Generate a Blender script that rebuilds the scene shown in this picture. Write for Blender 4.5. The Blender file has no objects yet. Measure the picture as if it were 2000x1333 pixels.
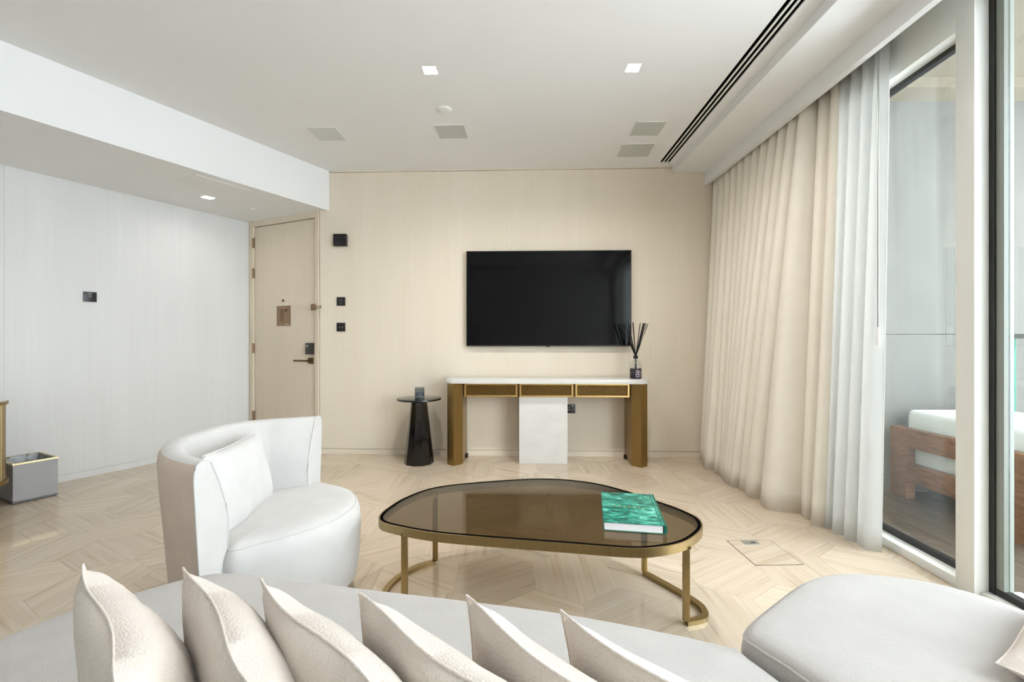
import bpy, bmesh, math, random
from mathutils import Vector, Matrix
random.seed(7)
S = bpy.context.scene
COL = S.collection
R = math.radians

# ------------------------------------------------------------------ camera
cam = bpy.data.cameras.new('camera'); camo = bpy.data.objects.new('camera', cam); COL.objects.link(camo)
camo.location = (0, 0, 1.15); camo.rotation_euler = (R(90), 0, 0)
cam.sensor_width = 36; cam.lens = 890 / 2000 * 36; cam.clip_start = .02
S.camera = camo
# ------------------------------------------------------------------ sky, exposure
W = bpy.data.worlds.new('world'); S.world = W; W.use_nodes = True
bg = W.node_tree.nodes['Background']
bg.inputs['Color'].default_value = (.885, .94, 1.045, 1); bg.inputs['Strength'].default_value = 7.6
S.view_settings.view_transform = 'Standard'; S.view_settings.look = 'None'
S.view_settings.exposure = 0.53; S.view_settings.gamma = 1
S.view_settings.use_curve_mapping = False
DOWNLIGHT_W = 19

# ------------------------------------------------------------------ helpers
def lin(r, g, b):
    f = lambda c: (c / 255 / 12.92) if c / 255 <= .04045 else ((c / 255 + .055) / 1.055) ** 2.4
    return (f(r), f(g), f(b), 1)

class NT:
    def __init__(s, name):
        s.m = bpy.data.materials.new(name); s.m.use_nodes = True; s.t = s.m.node_tree
        s.p = s.t.nodes['Principled BSDF']; s.out = s.t.nodes['Material Output']
    def n(s, typ, **kw):
        nd = s.t.nodes.new(typ)
        for k, v in kw.items():
            if k in nd.inputs: nd.inputs[k].default_value = v
            else: setattr(nd, k, v)
        return nd
    def l(s, a, b): s.t.links.new(a, b)
    def ramp(s, fac, stops):
        r = s.n('ShaderNodeValToRGB'); e = r.color_ramp.elements
        while len(e) < len(stops): e.new(.5)
        for k, (p, c) in zip(e, stops): k.position = p; k.color = c
        s.l(fac, r.inputs[0]); return r.outputs[0]
    def mapped(s, scale, coord='Object', rot=(0, 0, 0)):
        tc = s.n('ShaderNodeTexCoord'); mp = s.n('ShaderNodeMapping')
        mp.inputs['Scale'].default_value = scale; mp.inputs['Rotation'].default_value = rot
        s.l(tc.outputs[coord], mp.inputs[0]); return mp.outputs[0]
    def bump(s, h, strength, dist=.01):
        b = s.n('ShaderNodeBump', Strength=strength, Distance=dist); s.l(h, b.inputs['Height']); s.l(b.outputs[0], s.p.inputs['Normal'])

def simple(name, col, rough=.5, metal=0, spec=.5, var=0, scale=(8, 8, 8), bump=0, bscale=None):
    k = NT(name); k.p.inputs['Roughness'].default_value = rough; k.p.inputs['Metallic'].default_value = metal
    k.p.inputs['Specular IOR Level'].default_value = spec
    nz = k.n('ShaderNodeTexNoise', Scale=1.0, Detail=4.0); k.l(k.mapped(scale), nz.inputs['Vector'])
    a = [c * (1 - var) for c in col[:3]] + [1]; b = [min(1, c * (1 + var)) for c in col[:3]] + [1]
    k.l(k.ramp(nz.outputs[0], [(.3, a), (.7, b)]), k.p.inputs['Base Color'])
    if bump:
        n2 = k.n('ShaderNodeTexNoise', Scale=1.0, Detail=2.0); k.l(k.mapped(bscale or scale), n2.inputs['Vector']); k.bump(n2.outputs[0], bump, .002)
    return k.m

def fabric(name, col, scale=260, strength=.35, var=.04, rough=.95):
    k = NT(name); k.p.inputs['Roughness'].default_value = rough; k.p.inputs['Specular IOR Level'].default_value = .15
    k.p.inputs['Sheen Weight'].default_value = .15
    v = k.mapped((scale, scale * .55, scale))
    w = k.n('ShaderNodeTexVoronoi', Scale=1.0); k.l(v, w.inputs['Vector'])
    nz = k.n('ShaderNodeTexNoise', Scale=1.0, Detail=3.0); k.l(k.mapped((9, 9, 9)), nz.inputs['Vector'])
    a = [c * (1 - var) for c in col[:3]] + [1]; b = [min(1, c * (1 + var)) for c in col[:3]] + [1]
    k.l(k.ramp(nz.outputs[0], [(.3, a), (.7, b)]), k.p.inputs['Base Color'])
    k.bump(w.outputs['Distance'], strength, .003)
    return k.m

M = {}
M['white'] = simple('white_paint', lin(236, 235, 232), .6, spec=.3, var=.008)
M['ceiling'] = simple('ceiling_paint', lin(235, 235, 234), .7, spec=.2, var=.008, scale=(2, 2, 2))
M['frame'] = simple('white_lacquered_frame', lin(222, 222, 215), .35, var=.01)
M['gasket'] = simple('black_gasket', lin(22, 22, 22), .4, var=.1)
M['darkalu'] = simple('dark_aluminium', lin(70, 68, 66), .4, metal=.4, var=.05)
M['greyalu'] = simple('grey_aluminium', lin(165, 168, 162), .35, metal=.6, var=.03)
M['stilegrey'] = simple('grey_green_frame_paint', lin(128, 132, 124), .45, var=.02)
M['black'] = simple('black_plastic', lin(14, 14, 15), .3, var=.15)
M['blackgloss'] = simple('black_lacquer', lin(9, 9, 10), .06, spec=.6, var=.1)
M['screen'] = simple('tv_screen_glass', lin(3, 3, 4), .07, spec=.2, var=.1)
M['bezel'] = simple('dark_bezel', lin(38, 32, 26), .35, metal=.5, var=.05)
M['grille'] = simple('speaker_grille_grey', lin(196, 197, 190), .8, var=.02, scale=(60, 60, 60), bump=.2, bscale=(500, 500, 500))
M['grille2'] = simple('speaker_grille_pale', lin(214, 216, 213), .8, var=.02, scale=(60, 60, 60), bump=.2, bscale=(500, 500, 500))
M['bronze'] = simple('bronze_metal', lin(150, 125, 100), .35, metal=.8, var=.06)
M['bronzed'] = simple('dark_bronze_metal', lin(105, 82, 55), .35, metal=.8, var=.06)
M['dark'] = simple('dark_void', lin(10, 10, 10), .9, spec=0, var=.1)
M['marble'] = simple('white_marble', lin(213, 211, 206), .22, var=.045, scale=(5, 5, 9))
M['liner'] = simple('grey_bin_liner', lin(150, 152, 155), .25, var=.3, scale=(40, 40, 40), bump=1, bscale=(60, 60, 60))
M['leatherette'] = simple('grey_leatherette', lin(168, 168, 170), .55, var=.03, bump=.2, bscale=(300, 300, 300))
M['paper'] = simple('book_pages', lin(236, 232, 230), .8, var=.03, scale=(1, 1, 400))
M['candle'] = simple('grey_wax', lin(140, 145, 148), .5, var=.05)
M['label'] = simple('plum_label', lin(88, 64, 92), .5, var=.05)
M['labelrim'] = simple('pale_label_border', lin(205, 188, 205), .5, var=.02)
M['liquid'] = simple('dark_oil', lin(16, 10, 12), .1, var=.1)
M['gold'] = simple('gold_foil', lin(190, 160, 90), .35, metal=.8, var=.05)
M['ivory'] = simple('ivory_print', lin(215, 212, 205), .6, var=.02)
M['stucco'] = simple('stucco', lin(106, 105, 99), .95, spec=.1, var=.06, scale=(5, 5, 2), bump=.25, bscale=(45, 45, 45))
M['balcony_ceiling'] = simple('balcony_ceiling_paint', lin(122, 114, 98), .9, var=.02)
M['outdoor_cushion'] = fabric('outdoor_cushion_canvas', lin(225, 226, 225), 400, .15)
M['sofa'] = fabric('ivory_woven_upholstery', lin(183, 179, 174), 520, .38)
M['chair'] = fabric('off_white_upholstery', lin(192, 190, 186), 420, .22)
M['chairback'] = fabric('beige_upholstery', lin(220, 202, 187), 420, .22)
M['cushion'] = fabric('cream_slub_weave', lin(222, 211, 200), 330, .4)
M['piping'] = fabric('cream_piping_cloth', lin(236, 230, 222), 400, .2)
M['drape'] = fabric('ecru_drape_cloth', lin(238, 230, 216), 600, .1, var=.02)
_t = M['drape'].node_tree; _p = _t.nodes['Principled BSDF']; _tl = _t.nodes.new('ShaderNodeBsdfTranslucent'); _tl.inputs[0].default_value = lin(236, 230, 218)
_mx = _t.nodes.new('ShaderNodeMixShader'); _mx.inputs[0].default_value = .1
_t.links.new(_p.outputs[0], _mx.inputs[1]); _t.links.new(_tl.outputs[0], _mx.inputs[2]); _t.links.new(_mx.outputs[0], _t.nodes['Material Output'].inputs[0])

# brushed brass: grain along the local z or x
def brass(name, col, rough=.3):
    k = NT(name); k.p.inputs['Metallic'].default_value = 1; k.p.inputs['Roughness'].default_value = rough
    nz = k.n('ShaderNodeTexNoise', Scale=1.0, Detail=2.0); k.l(k.mapped((300, 300, 3)), nz.inputs['Vector'])
    a = [c * .88 for c in col[:3]] + [1]; b = [min(1, c * 1.1) for c in col[:3]] + [1]
    k.l(k.ramp(nz.outputs[0], [(.3, a), (.7, b)]), k.p.inputs['Base Color']); k.bump(nz.outputs[0], .08, .001)
    return k.m
M['brass'] = brass('brushed_brass', lin(158, 130, 82), .32)
M['goldframe'] = brass('satin_gold', lin(206, 170, 110), .35)
M['tablebrass'] = brass('aged_brass', lin(166, 146, 104), .3)
M['goldrim'] = brass('pale_gold', lin(224, 208, 162), .25)

def wallpaper(name, c0, c1):
    k = NT(name); k.p.inputs['Roughness'].default_value = .75; k.p.inputs['Specular IOR Level'].default_value = .2
    nz = k.n('ShaderNodeTexNoise', Scale=1.0, Detail=5.0); k.l(k.mapped((70, 70, 1.2)), nz.inputs['Vector'])
    n2 = k.n('ShaderNodeTexNoise', Scale=1.0, Detail=2.0); k.l(k.mapped((5, 5, .2)), n2.inputs['Vector'])
    mx = k.n('ShaderNodeMath', operation='ADD'); k.l(nz.outputs[0], mx.inputs[0]); k.l(n2.outputs[0], mx.inputs[1])
    hf = k.n('ShaderNodeMath', operation='MULTIPLY'); hf.inputs[1].default_value = .5; k.l(mx.outputs[0], hf.inputs[0])
    k.l(k.ramp(hf.outputs[0], [(.35, c0), (.65, c1)]), k.p.inputs['Base Color']); k.bump(nz.outputs[0], .05, .001)
    return k.m
M['wallpaper'] = wallpaper('beige_silk_wallpaper', lin(222, 210, 190), lin(227, 216, 198))
M['wallwhite'] = wallpaper('white_silk_wallpaper', lin(219, 219, 217), lin(225, 225, 223))
M['doorwood'] = wallpaper('beige_door_lacquer', lin(221, 208, 187), lin(226, 213, 194))

def stone():
    k = NT('veined_travertine'); k.p.inputs['Roughness'].default_value = .09; k.p.inputs['Specular IOR Level'].default_value = .6
    uv = k.n('ShaderNodeUVMap'); oi = k.n('ShaderNodeObjectInfo')
    cm = k.n('ShaderNodeVectorMath', operation='SCALE'); cm.inputs[0].default_value = (37, 53, 11); k.l(oi.outputs['Random'], cm.inputs['Scale'])
    ad = k.n('ShaderNodeVectorMath', operation='ADD'); k.l(uv.outputs[0], ad.inputs[0]); k.l(cm.outputs[0], ad.inputs[1])
    def layer(sx, sy, det):
        mp = k.n('ShaderNodeMapping'); mp.inputs['Scale'].default_value = (sx, sy, 1); k.l(ad.outputs[0], mp.inputs[0])
        nz = k.n('ShaderNodeTexNoise', Scale=1.0, Detail=det, Distortion=.25); k.l(mp.outputs[0], nz.inputs['Vector']); return nz.outputs[0]
    a = layer(1.3, 30, 3.0); b = layer(2.5, 95, 2.0)
    mx = k.n('ShaderNodeMix', data_type='FLOAT'); mx.inputs[0].default_value = .4; k.l(a, mx.inputs[2]); k.l(b, mx.inputs[3])
    col = k.ramp(mx.outputs[0], [(.3, lin(181, 161, 137)), (.43, lin(200, 183, 160)), (.56, lin(206, 190, 169)), (.74, lin(214, 201, 183))])
    hs = k.n('ShaderNodeHueSaturation'); k.l(col, hs.inputs['Color'])
    mr = k.n('ShaderNodeMapRange'); mr.inputs[3].default_value = .93; mr.inputs[4].default_value = 1.06; k.l(oi.outputs['Random'], mr.inputs[0]); k.l(mr.outputs[0], hs.inputs['Value'])
    k.l(hs.outputs[0], k.p.inputs['Base Color'])
    return k.m
M['stone'] = stone()
M['grout'] = simple('beige_grout', lin(190, 165, 135), .6, var=.03)

def wood(name, c0, c1, sc):
    k = NT(name); k.p.inputs['Roughness'].default_value = .45
    nz = k.n('ShaderNodeTexNoise', Scale=1.0, Detail=4.0, Distortion=.4); k.l(k.mapped(sc), nz.inputs['Vector'])
    k.l(k.ramp(nz.outputs[0], [(.3, c0), (.7, c1)]), k.p.inputs['Base Color']); return k.m
M['teak'] = wood('teak', lin(112, 72, 46), lin(146, 100, 68), (10, 10, 40))
M['decktile'] = wood('brown_wood_look_tile', lin(72, 62, 52), lin(96, 83, 70), (30, 4, 4))

def glass(name, tint, refl_rough=0, ior=1.5, rmax=1.0):
    k = NT(name); k.t.nodes.remove(k.p)
    tr = k.n('ShaderNodeBsdfTransparent'); tr.inputs[0].default_value = tint
    gl = k.n('ShaderNodeBsdfGlossy'); gl.inputs['Roughness'].default_value = refl_rough
    lw = k.n('ShaderNodeLayerWeight', Blend=.5); pw = k.n('ShaderNodeMath', operation='POWER'); pw.inputs[1].default_value = 5; k.l(lw.outputs['Facing'], pw.inputs[0])
    fr = k.n('ShaderNodeMath', operation='MULTIPLY_ADD'); fr.inputs[1].default_value = .96; fr.inputs[2].default_value = .04; k.l(pw.outputs[0], fr.inputs[0])
    mx = k.n('ShaderNodeMixShader')
    k.l(fr.outputs[0], mx.inputs[0]); k.l(tr.outputs[0], mx.inputs[1]); k.l(gl.outputs[0], mx.inputs[2]); k.l(mx.outputs[0], k.out.inputs[0])
    return k.m
M['winglass'] = glass('window_glass', (.96, .985, .97, 1))
M['smoke'] = glass('bronze_tinted_glass', (.49, .435, .345, 1))
M['clear'] = glass('clear_glass', (.93, .93, .93, 1))
M['greyglass'] = glass('smoked_grey_glass', (.72, .75, .77, 1))
M['greenglass'] = simple('green_glass_edge', lin(60, 165, 130), .1, var=.05)
def sheer():
    k = NT('white_sheer_voile'); k.t.nodes.remove(k.p)
    d = k.n('ShaderNodeBsdfDiffuse'); d.inputs[0].default_value = (.9, .9, .88, 1)
    t = k.n('ShaderNodeBsdfTranslucent'); t.inputs[0].default_value = (.6, .61, .585, 1)
    tr = k.n('ShaderNodeBsdfTransparent'); a = k.n('ShaderNodeMixShader'); a.inputs[0].default_value = .38
    b = k.n('ShaderNodeMixShader')
    nz = k.n('ShaderNodeTexNoise', Scale=1.0); k.l(k.mapped((900, 900, 30)), nz.inputs['Vector'])
    mr = k.n('ShaderNodeMapRange'); mr.inputs[3].default_value = .06; mr.inputs[4].default_value = .16; k.l(nz.outputs[0], mr.inputs[0]); k.l(mr.outputs[0], b.inputs[0])
    k.l(d.outputs[0], a.inputs[1]); k.l(t.outputs[0], a.inputs[2]); k.l(a.outputs[0], b.inputs[1]); k.l(tr.outputs[0], b.inputs[2]); k.l(b.outputs[0], k.out.inputs[0])
    return k.m
M['sheer'] = sheer()
def emit(name, col, st):
    k = NT(name); k.t.nodes.remove(k.p); e = k.n('ShaderNodeEmission'); e.inputs[0].default_value = col; e.inputs[1].default_value = st
    k.l(e.outputs[0], k.out.inputs[0]); return k.m
M['lamp'] = emit('lit_downlight_diffuser', (1, .96, .9, 1), 6)
def malachite():
    k = NT('malachite_printed_cover'); k.p.inputs['Roughness'].default_value = .35
    nz = k.n('ShaderNodeTexNoise', Scale=1.0, Detail=5.0, Distortion=1.2); k.l(k.mapped((16, 26, 10)), nz.inputs['Vector'])
    k.l(k.ramp(nz.outputs[0], [(.3, lin(10, 66, 58)), (.45, lin(20, 110, 92)), (.56, lin(52, 150, 128)), (.7, lin(120, 200, 180))]), k.p.inputs['Base Color']); return k.m
M['malachite'] = malachite()
M['spinegreen'] = simple('green_book_cloth', lin(18, 95, 78), .45, var=.1)
def meshpanel():
    k = NT('dark_brass_mesh'); k.p.inputs['Metallic'].default_value = .7; k.p.inputs['Roughness'].default_value = .5
    v = k.n('ShaderNodeTexVoronoi', Scale=1.0); k.l(k.mapped((160, 160, 160)), v.inputs['Vector'])
    k.l(k.ramp(v.outputs['Distance'], [(.2, lin(62, 44, 16)), (.6, lin(112, 84, 38))]), k.p.inputs['Base Color']); return k.m
M['brassmesh'] = meshpanel()

class MB:
    def __init__(s): s.v = []; s.f = []
    def add(s, vs, fs):
        o = len(s.v); s.v += [tuple(v) for v in vs]; s.f += [tuple(i + o for i in f) for f in fs]; return s
    def box(s, x0, x1, y0, y1, z0, z1):
        return s.add([(x, y, z) for z in (z0, z1) for y in (y0, y1) for x in (x0, x1)],
                     [(0, 2, 3, 1), (4, 5, 7, 6), (0, 1, 5, 4), (1, 3, 7, 5), (3, 2, 6, 7), (2, 0, 4, 6)])
    def loft(s, rings, cap0=True, cap1=True, closed=True):
        n = len(rings[0]); vs = [p for r in rings for p in r]; fs = []
        for i in range(len(rings) - 1):
            for j in range(n if closed else n - 1):
                k = (j + 1) % n; fs.append((i * n + j, i * n + k, (i + 1) * n + k, (i + 1) * n + j))
        if cap0: fs.append(tuple(range(n))[::-1])
        if cap1: fs.append(tuple((len(rings) - 1) * n + j for j in range(n)))
        return s.add(vs, fs)
    def prism(s, outline, z0, z1): return s.loft([[(x, y, z0) for x, y in outline], [(x, y, z1) for x, y in outline]])
    def lathe(s, prof, n=32, c=(0, 0), cap0=True, cap1=True, ph=0):
        return s.loft([[(c[0] + r * math.cos(2 * math.pi * j / n + ph), c[1] + r * math.sin(2 * math.pi * j / n + ph), z) for j in range(n)] for r, z in prof], cap0, cap1)
    def tube(s, path, r, n=8, closed=False, prof=None):
        path = [Vector(p) for p in path]; m = len(path); rings = []
        for i, p in enumerate(path):
            a = path[(i - 1) % m] if closed or i > 0 else p; b = path[(i + 1) % m] if closed or i < m - 1 else p
            t = (b - a).normalized(); up = Vector((0, 0, 1)) if abs(t.z) < .95 else Vector((1, 0, 0))
            u = t.cross(up).normalized(); w = u.cross(t).normalized()
            q = prof or [(r * math.cos(2 * math.pi * j / n), r * math.sin(2 * math.pi * j / n)) for j in range(n)]
            rings.append([tuple(p + u * a_ + w * b_) for a_, b_ in q])
        if closed: rings.append(rings[0])
        return s.loft(rings, not closed, not closed)
    def build(s, name, mat, parent=None, smooth=35, loc=None, rotz=None, bevel=0):
        me = bpy.data.meshes.new(name); me.from_pydata(s.v, [], s.f)
        bm = bmesh.new(); bm.from_mesh(me); bmesh.ops.remove_doubles(bm, verts=bm.verts, dist=1e-6); bmesh.ops.recalc_face_normals(bm, faces=bm.faces)
        if bevel: bmesh.ops.bevel(bm, geom=[e for e in bm.edges if len(e.link_faces) == 2 and e.calc_face_angle() > .5], offset=bevel, segments=2, profile=.7, affect='EDGES', clamp_overlap=True)
        bm.to_mesh(me); bm.free()
        if smooth is not None:
            me.shade_smooth(); me.set_sharp_from_angle(angle=R(smooth))
        return link(name, me, mat, parent, loc, rotz)

def link(name, me, mat, parent=None, loc=None, rotz=None):
    o = bpy.data.objects.new(name, me); COL.objects.link(o)
    if mat is not None and not me.materials: me.materials.append(M[mat] if isinstance(mat, str) else mat)
    o.parent = parent
    if loc: o.location = loc
    if rotz is not None: o.rotation_euler = (0, 0, rotz)
    return o
def tag(o, label=None, cat=None, group=None, kind=None):
    if label: o['label'] = label
    if cat: o['category'] = cat
    if group: o['group'] = group
    if kind: o['kind'] = kind
    return o
def empty(name, loc=(0, 0, 0), rotz=0, label=None, cat=None, group=None, kind=None):
    o = bpy.data.objects.new(name, None); COL.objects.link(o); o.location = loc; o.rotation_euler = (0, 0, rotz); o.empty_display_size = .1
    return tag(o, label, cat, group, kind)
def box(name, mat, dims, parent=None, bevel=0, **k): return MB().box(*dims).build(name, mat, parent, bevel=bevel, **k)

def catmull(P, per=8, closed=True):
    out = []; n = len(P)
    for i in range(n if closed else n - 1):
        g = lambda k: Vector(P[k % n]) if closed else Vector(P[max(0, min(n - 1, k))])
        p0, p1, p2, p3 = g(i - 1), g(i), g(i + 1), g(i + 2)
        for j in range(per):
            t = j / per
            out.append(tuple(.5 * ((2 * p1) + (p2 - p0) * t + (2 * p0 - 5 * p1 + 4 * p2 - p3) * t * t + (3 * p1 - p0 - 3 * p2 + p3) * t ** 3)))
    if not closed: out.append(tuple(P[-1]))
    return out
def area2(P): return sum(P[i][0] * P[(i + 1) % len(P)][1] - P[(i + 1) % len(P)][0] * P[i][1] for i in range(len(P)))
def inset(P, d):
    n = len(P); sg = 1 if area2(P) > 0 else -1; out = []
    for i in range(n):
        a, b = Vector(P[i - 1]), Vector(P[(i + 1) % n]); t = (b - a).normalized(); nrm = Vector((-t.y, t.x)) * sg
        out.append((P[i][0] + nrm.x * d, P[i][1] + nrm.y * d))
    return out
def upholstered(outline, layers):
    """stack of outlines, each drawn in by an inset at a height, closed by a gently domed centre"""
    mb = MB(); rings = [[(x, y, z) for x, y in inset(outline, d)] for d, z in layers]
    cx = (min(p[0] for p in outline) + max(p[0] for p in outline)) / 2; cy = (min(p[1] for p in outline) + max(p[1] for p in outline)) / 2
    top = rings[-1]
    for f, dz in ((.9, .004), (.7, .008), (.45, .011), (.2, .012)):
        rings.append([(cx + (p[0] - cx) * f, cy + (p[1] - cy) * f, top[0][2] + dz) for p in top])
    return mb.loft(rings)

# ================================================================== STRUCTURE
# back wall frame: s along the wall, t out of the wall into the room
BW = (0, 4.564); BA = -math.atan2(.0362, .99935)
def wall_empty(name, kind='structure', **k): return empty(name, (BW[0], BW[1], 0), BA, kind=kind, **k)
def bt(t): return -t      # local y of a distance t in front of the back wall

wb = MB().box(-1.97, 2.4, .012, .12, -.05, 2.95).build('wall_back', 'wallpaper', loc=(BW[0], BW[1], 0), rotz=BA)
tag(wb, 'beige papered wall behind the television', 'wall', kind='structure')
for a, b in ((-1.955, -.0505), (-.0495, 2.3)):
    box('panel', 'wallpaper', (a, b, 0, .012, .058, 2.86), wb)
bb = MB().box(-1.955, 2.3, -.001, .012, 0, .052).build('baseboard_back', 'wallpaper', loc=(BW[0], BW[1], 0), rotz=BA)
tag(bb, 'flush beige baseboard under the television wall', 'baseboard', kind='structure')
tr = MB().box(-1.955, 1.59, -.006, .012, 2.864, 2.876).build('trim_1', 'wallpaper', loc=(BW[0], BW[1], 0), rotz=BA)
tag(tr, 'thin beige cornice strip along the top of the television wall', 'trim', kind='structure')

# left wall frame: local x runs from the door corner towards the camera, local -y points into the room
LC = (-2.94, 5.09); LA = math.atan2(-math.cos(R(28)), -math.sin(R(28)))
wl = MB().box(-.1, 3.75, -.12, -.006, -.05, 2.9).build('wall_left', 'wallwhite', loc=(*LC, 0), rotz=LA)
tag(wl, 'white papered wall running from the entrance door to the sideboard', 'wall', kind='structure')
for a, b in ((0, 1.8795), (1.8805, 3.7)): box('panel', 'wallwhite', (a, b, -.006, 0, .058, 2.49), wl)
bl = MB().box(0, 3.7, -.006, .002, 0, .052).build('baseboard_left', 'wallwhite', loc=(*LC, 0), rotz=LA)
tag(bl, 'flush white baseboard along the left wall', 'baseboard', kind='structure')

# entrance door wall
DA = math.atan2(-.4196, .9077)
wd = MB().box(-.12, 1.12, .045, .16, -.05, 2.95).box(0, .037, 0, .05, 0, 2.49).build('wall_door', 'wallpaper', loc=(*LC, 0), rotz=DA)
tag(wd, 'narrow beige wall around the entrance door', 'wall', kind='structure')
dr = empty('door_1', (*LC, 0), DA, 'beige entrance door in a slim beige frame, left of the television wall', 'door', kind='structure')
fr = MB().box(.039, .09, -.012, .045, 0, 2.474).box(1.029, 1.076, -.012, .045, 0, 2.474).box(.09, 1.029, -.012, .045, 2.412, 2.474).build('door_frame', 'doorwood', dr)
lf = box('door_leaf', 'doorwood', (.096, 1.024, .004, .044, .012, 2.405), dr, bevel=.002)
for z in (.323, 1.07, 1.90, 2.235):
    h = MB().box(.083, .098, -.016, .0, z - .055, z + .055)
    for q in range(5): h.lathe([(.008, z - .055 + q * .022), (.008, z - .036 + q * .022)], 10, (.09, -.018))
    tag(h.build('hinge', 'bronze', dr), 'bronze barrel hinge')
MB().tube([(.55, .004, 1.581), (.55, -.004, 1.581)], .012, 14).build('peephole', 'bronzed', dr)
sg = tag(box('notice_plate', 'bronze', (.456, .659, -.004, .004, 1.312, 1.524), dr, bevel=.001), 'bronze evacuation plan plate')
MB().box(.512, .558, -.0055, -.004, 1.352, 1.356).box(.512, .558, -.0055, -.004, 1.48, 1.486).box(.512, .516, -.0055, -.004, 1.352, 1.486).box(.554, .558, -.0055, -.004, 1.352, 1.486).box(.532, .538, -.0055, -.004, 1.37, 1.47).build('plan_outline', 'bronzed', sg)
MB().add([(.585, -.0055, 1.488), (.632, -.0055, 1.49), (.618, -.0055, 1.468), (.592, -.0055, 1.465), (.575, -.0055, 1.448)], [(0, 1, 2, 3, 4)]).build('plan_arrow', 'bronzed', sg)
box('plan_caption', 'ivory', (.58, .645, -.0055, -.004, 1.324, 1.329), sg)
lk = box('card_lock', 'darkalu', (.912, 1.002, -.03, .004, 1.012, 1.13), dr, bevel=.006)
MB().tube([(.94, -.03, 1.1), (.94, -.034, 1.1)], .012, 12).build('thumb_turn', 'greyalu', lk)
hd = box('handle_rose', 'bronzed', (.93, .992, -.012, .004, .916, .978), dr, bevel=.003)
MB().tube([(.961, -.012, .947), (.961, -.05, .947)], .011, 10).box(.775, .965, -.06, -.044, .938, .956).build('door_handle', 'bronzed', dr, bevel=.002)
ch = MB().box(.985, 1.045, -.024, -.012, 1.465, 1.527)
for z in (1.48, 1.512): ch.lathe([(.009, z - .012), (.009, z + .012)], 10, (1.0, -.026)); ch.lathe([(.009, z - .012), (.009, z + .012)], 10, (1.03, -.026))
ch.box(1.04, 1.13, -.03, -.022, 1.483, 1.49).box(1.04, 1.13, -.03, -.022, 1.502, 1.508).box(1.122, 1.13, -.03, -.022, 1.483, 1.508).build('door_guard', 'bronze', dr)

# remaining walls, out of the photograph
ws = box('wall_side', 'white', (-4.7, -4.6, -1.7, 2.1, -.05, 2.9)); tag(ws, 'white wall beyond the left edge of the picture', 'wall', kind='structure')
wr = box('wall_rear', 'white', (-4.7, 2.15, -1.8, -1.7, -.05, 2.9)); tag(wr, 'white wall behind the camera', 'wall', kind='structure')

# floor: slab with hexagonal stone tiles
fl = MB().box(-4.75, 2.165, -1.75, 5.3, -.1, -.0014).build('floor', 'grout'); tag(fl, 'polished floor of hexagonal veined travertine tiles', 'floor', kind='structure')
GA = R(2.3)
HW, SV, OV = .19, .125, .125        # half width, half of the upright side, rise of the slanted side
hexo = [(0, -SV - OV), (HW, -SV), (HW, SV), (0, SV + OV), (-HW, SV), (-HW, -SV)]
def hexmesh(kind, gap=.0005, z0=-.0013):
    ho = inset(hexo, gap); me = bpy.data.meshes.new('tile')
    vs = [(x, y, z0) for x, y in ho] + [(x, y, 0) for x, y in ho]
    me.from_pydata(vs, [], [(6, 7, 8, 9, 10, 11)] + [(j, (j + 1) % 6, 6 + (j + 1) % 6, 6 + j) for j in range(6)])
    ul = me.uv_layers.new(name='UVMap'); a = (R(88), R(30), R(-32))[kind]; c, s_ = math.cos(a), math.sin(a)
    for lp in me.loops:
        x, y, _ = me.vertices[lp.vertex_index].co; ul.data[lp.index].uv = (c * x + s_ * y, -s_ * x + c * y)
    me.materials.append(M['stone']); return me
HM = [hexmesh(k) for k in range(3)]
XR = 2.07
far = []
for j in range(-14, 8):
    for i in range(-14, 9):
        lx = i * 2 * HW + (HW if j % 2 else 0); ly = j * (2 * SV + OV)
        x = .268 + lx * math.cos(GA) - ly * math.sin(GA); y = 2.99 + lx * math.sin(GA) + ly * math.cos(GA)
        # distance from the left wall
        v = (x - LC[0]) * .883 - (y - LC[1]) * .469
        if v < -.2 or x > XR + .18 or x < -4.75 or y < -1.6 or (y > 4.74 and x > -1.75) or y > 5.3: continue
        kind = (-i + (j % 2)) % 3
        if y < .55: far.append((x, y, kind)); continue
        me = HM[kind]
        if x + HW > XR:
            me = me.copy(); bm = bmesh.new(); bm.from_mesh(me)
            n = Vector((math.cos(-GA), math.sin(-GA), 0))
            bmesh.ops.bisect_plane(bm, geom=bm.verts[:] + bm.edges[:] + bm.faces[:], plane_co=n * (XR - x), plane_no=n, clear_outer=True)
            ok = len(bm.faces) > 0; bm.to_mesh(me); bm.free()
            if not ok: continue
        link('tile', me, None, fl, (x, y, 0), GA)
vs, fs, uvs = [], [], []
for x, y, kind in far:
    me = HM[kind]; o = len(vs); c, s_ = math.cos(GA), math.sin(GA)
    top = [v.co for v in me.vertices][6:]
    vs += [(x + c * p.x - s_ * p.y, y + s_ * p.x + c * p.y, 0) for p in top]; fs.append(tuple(range(o, o + 6)))
    uvs += [tuple(q + 3 * x + 7 * y for q in d.uv) for d in me.uv_layers[0].data[:6]]
me = bpy.data.meshes.new('tile_field'); me.from_pydata(vs, [], fs); ul = me.uv_layers.new(name='UVMap')
for k, q in enumerate(uvs): ul.data[k].uv = q
tag(link('tile_field', me, 'stone', fl), kind='stuff')

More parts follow.
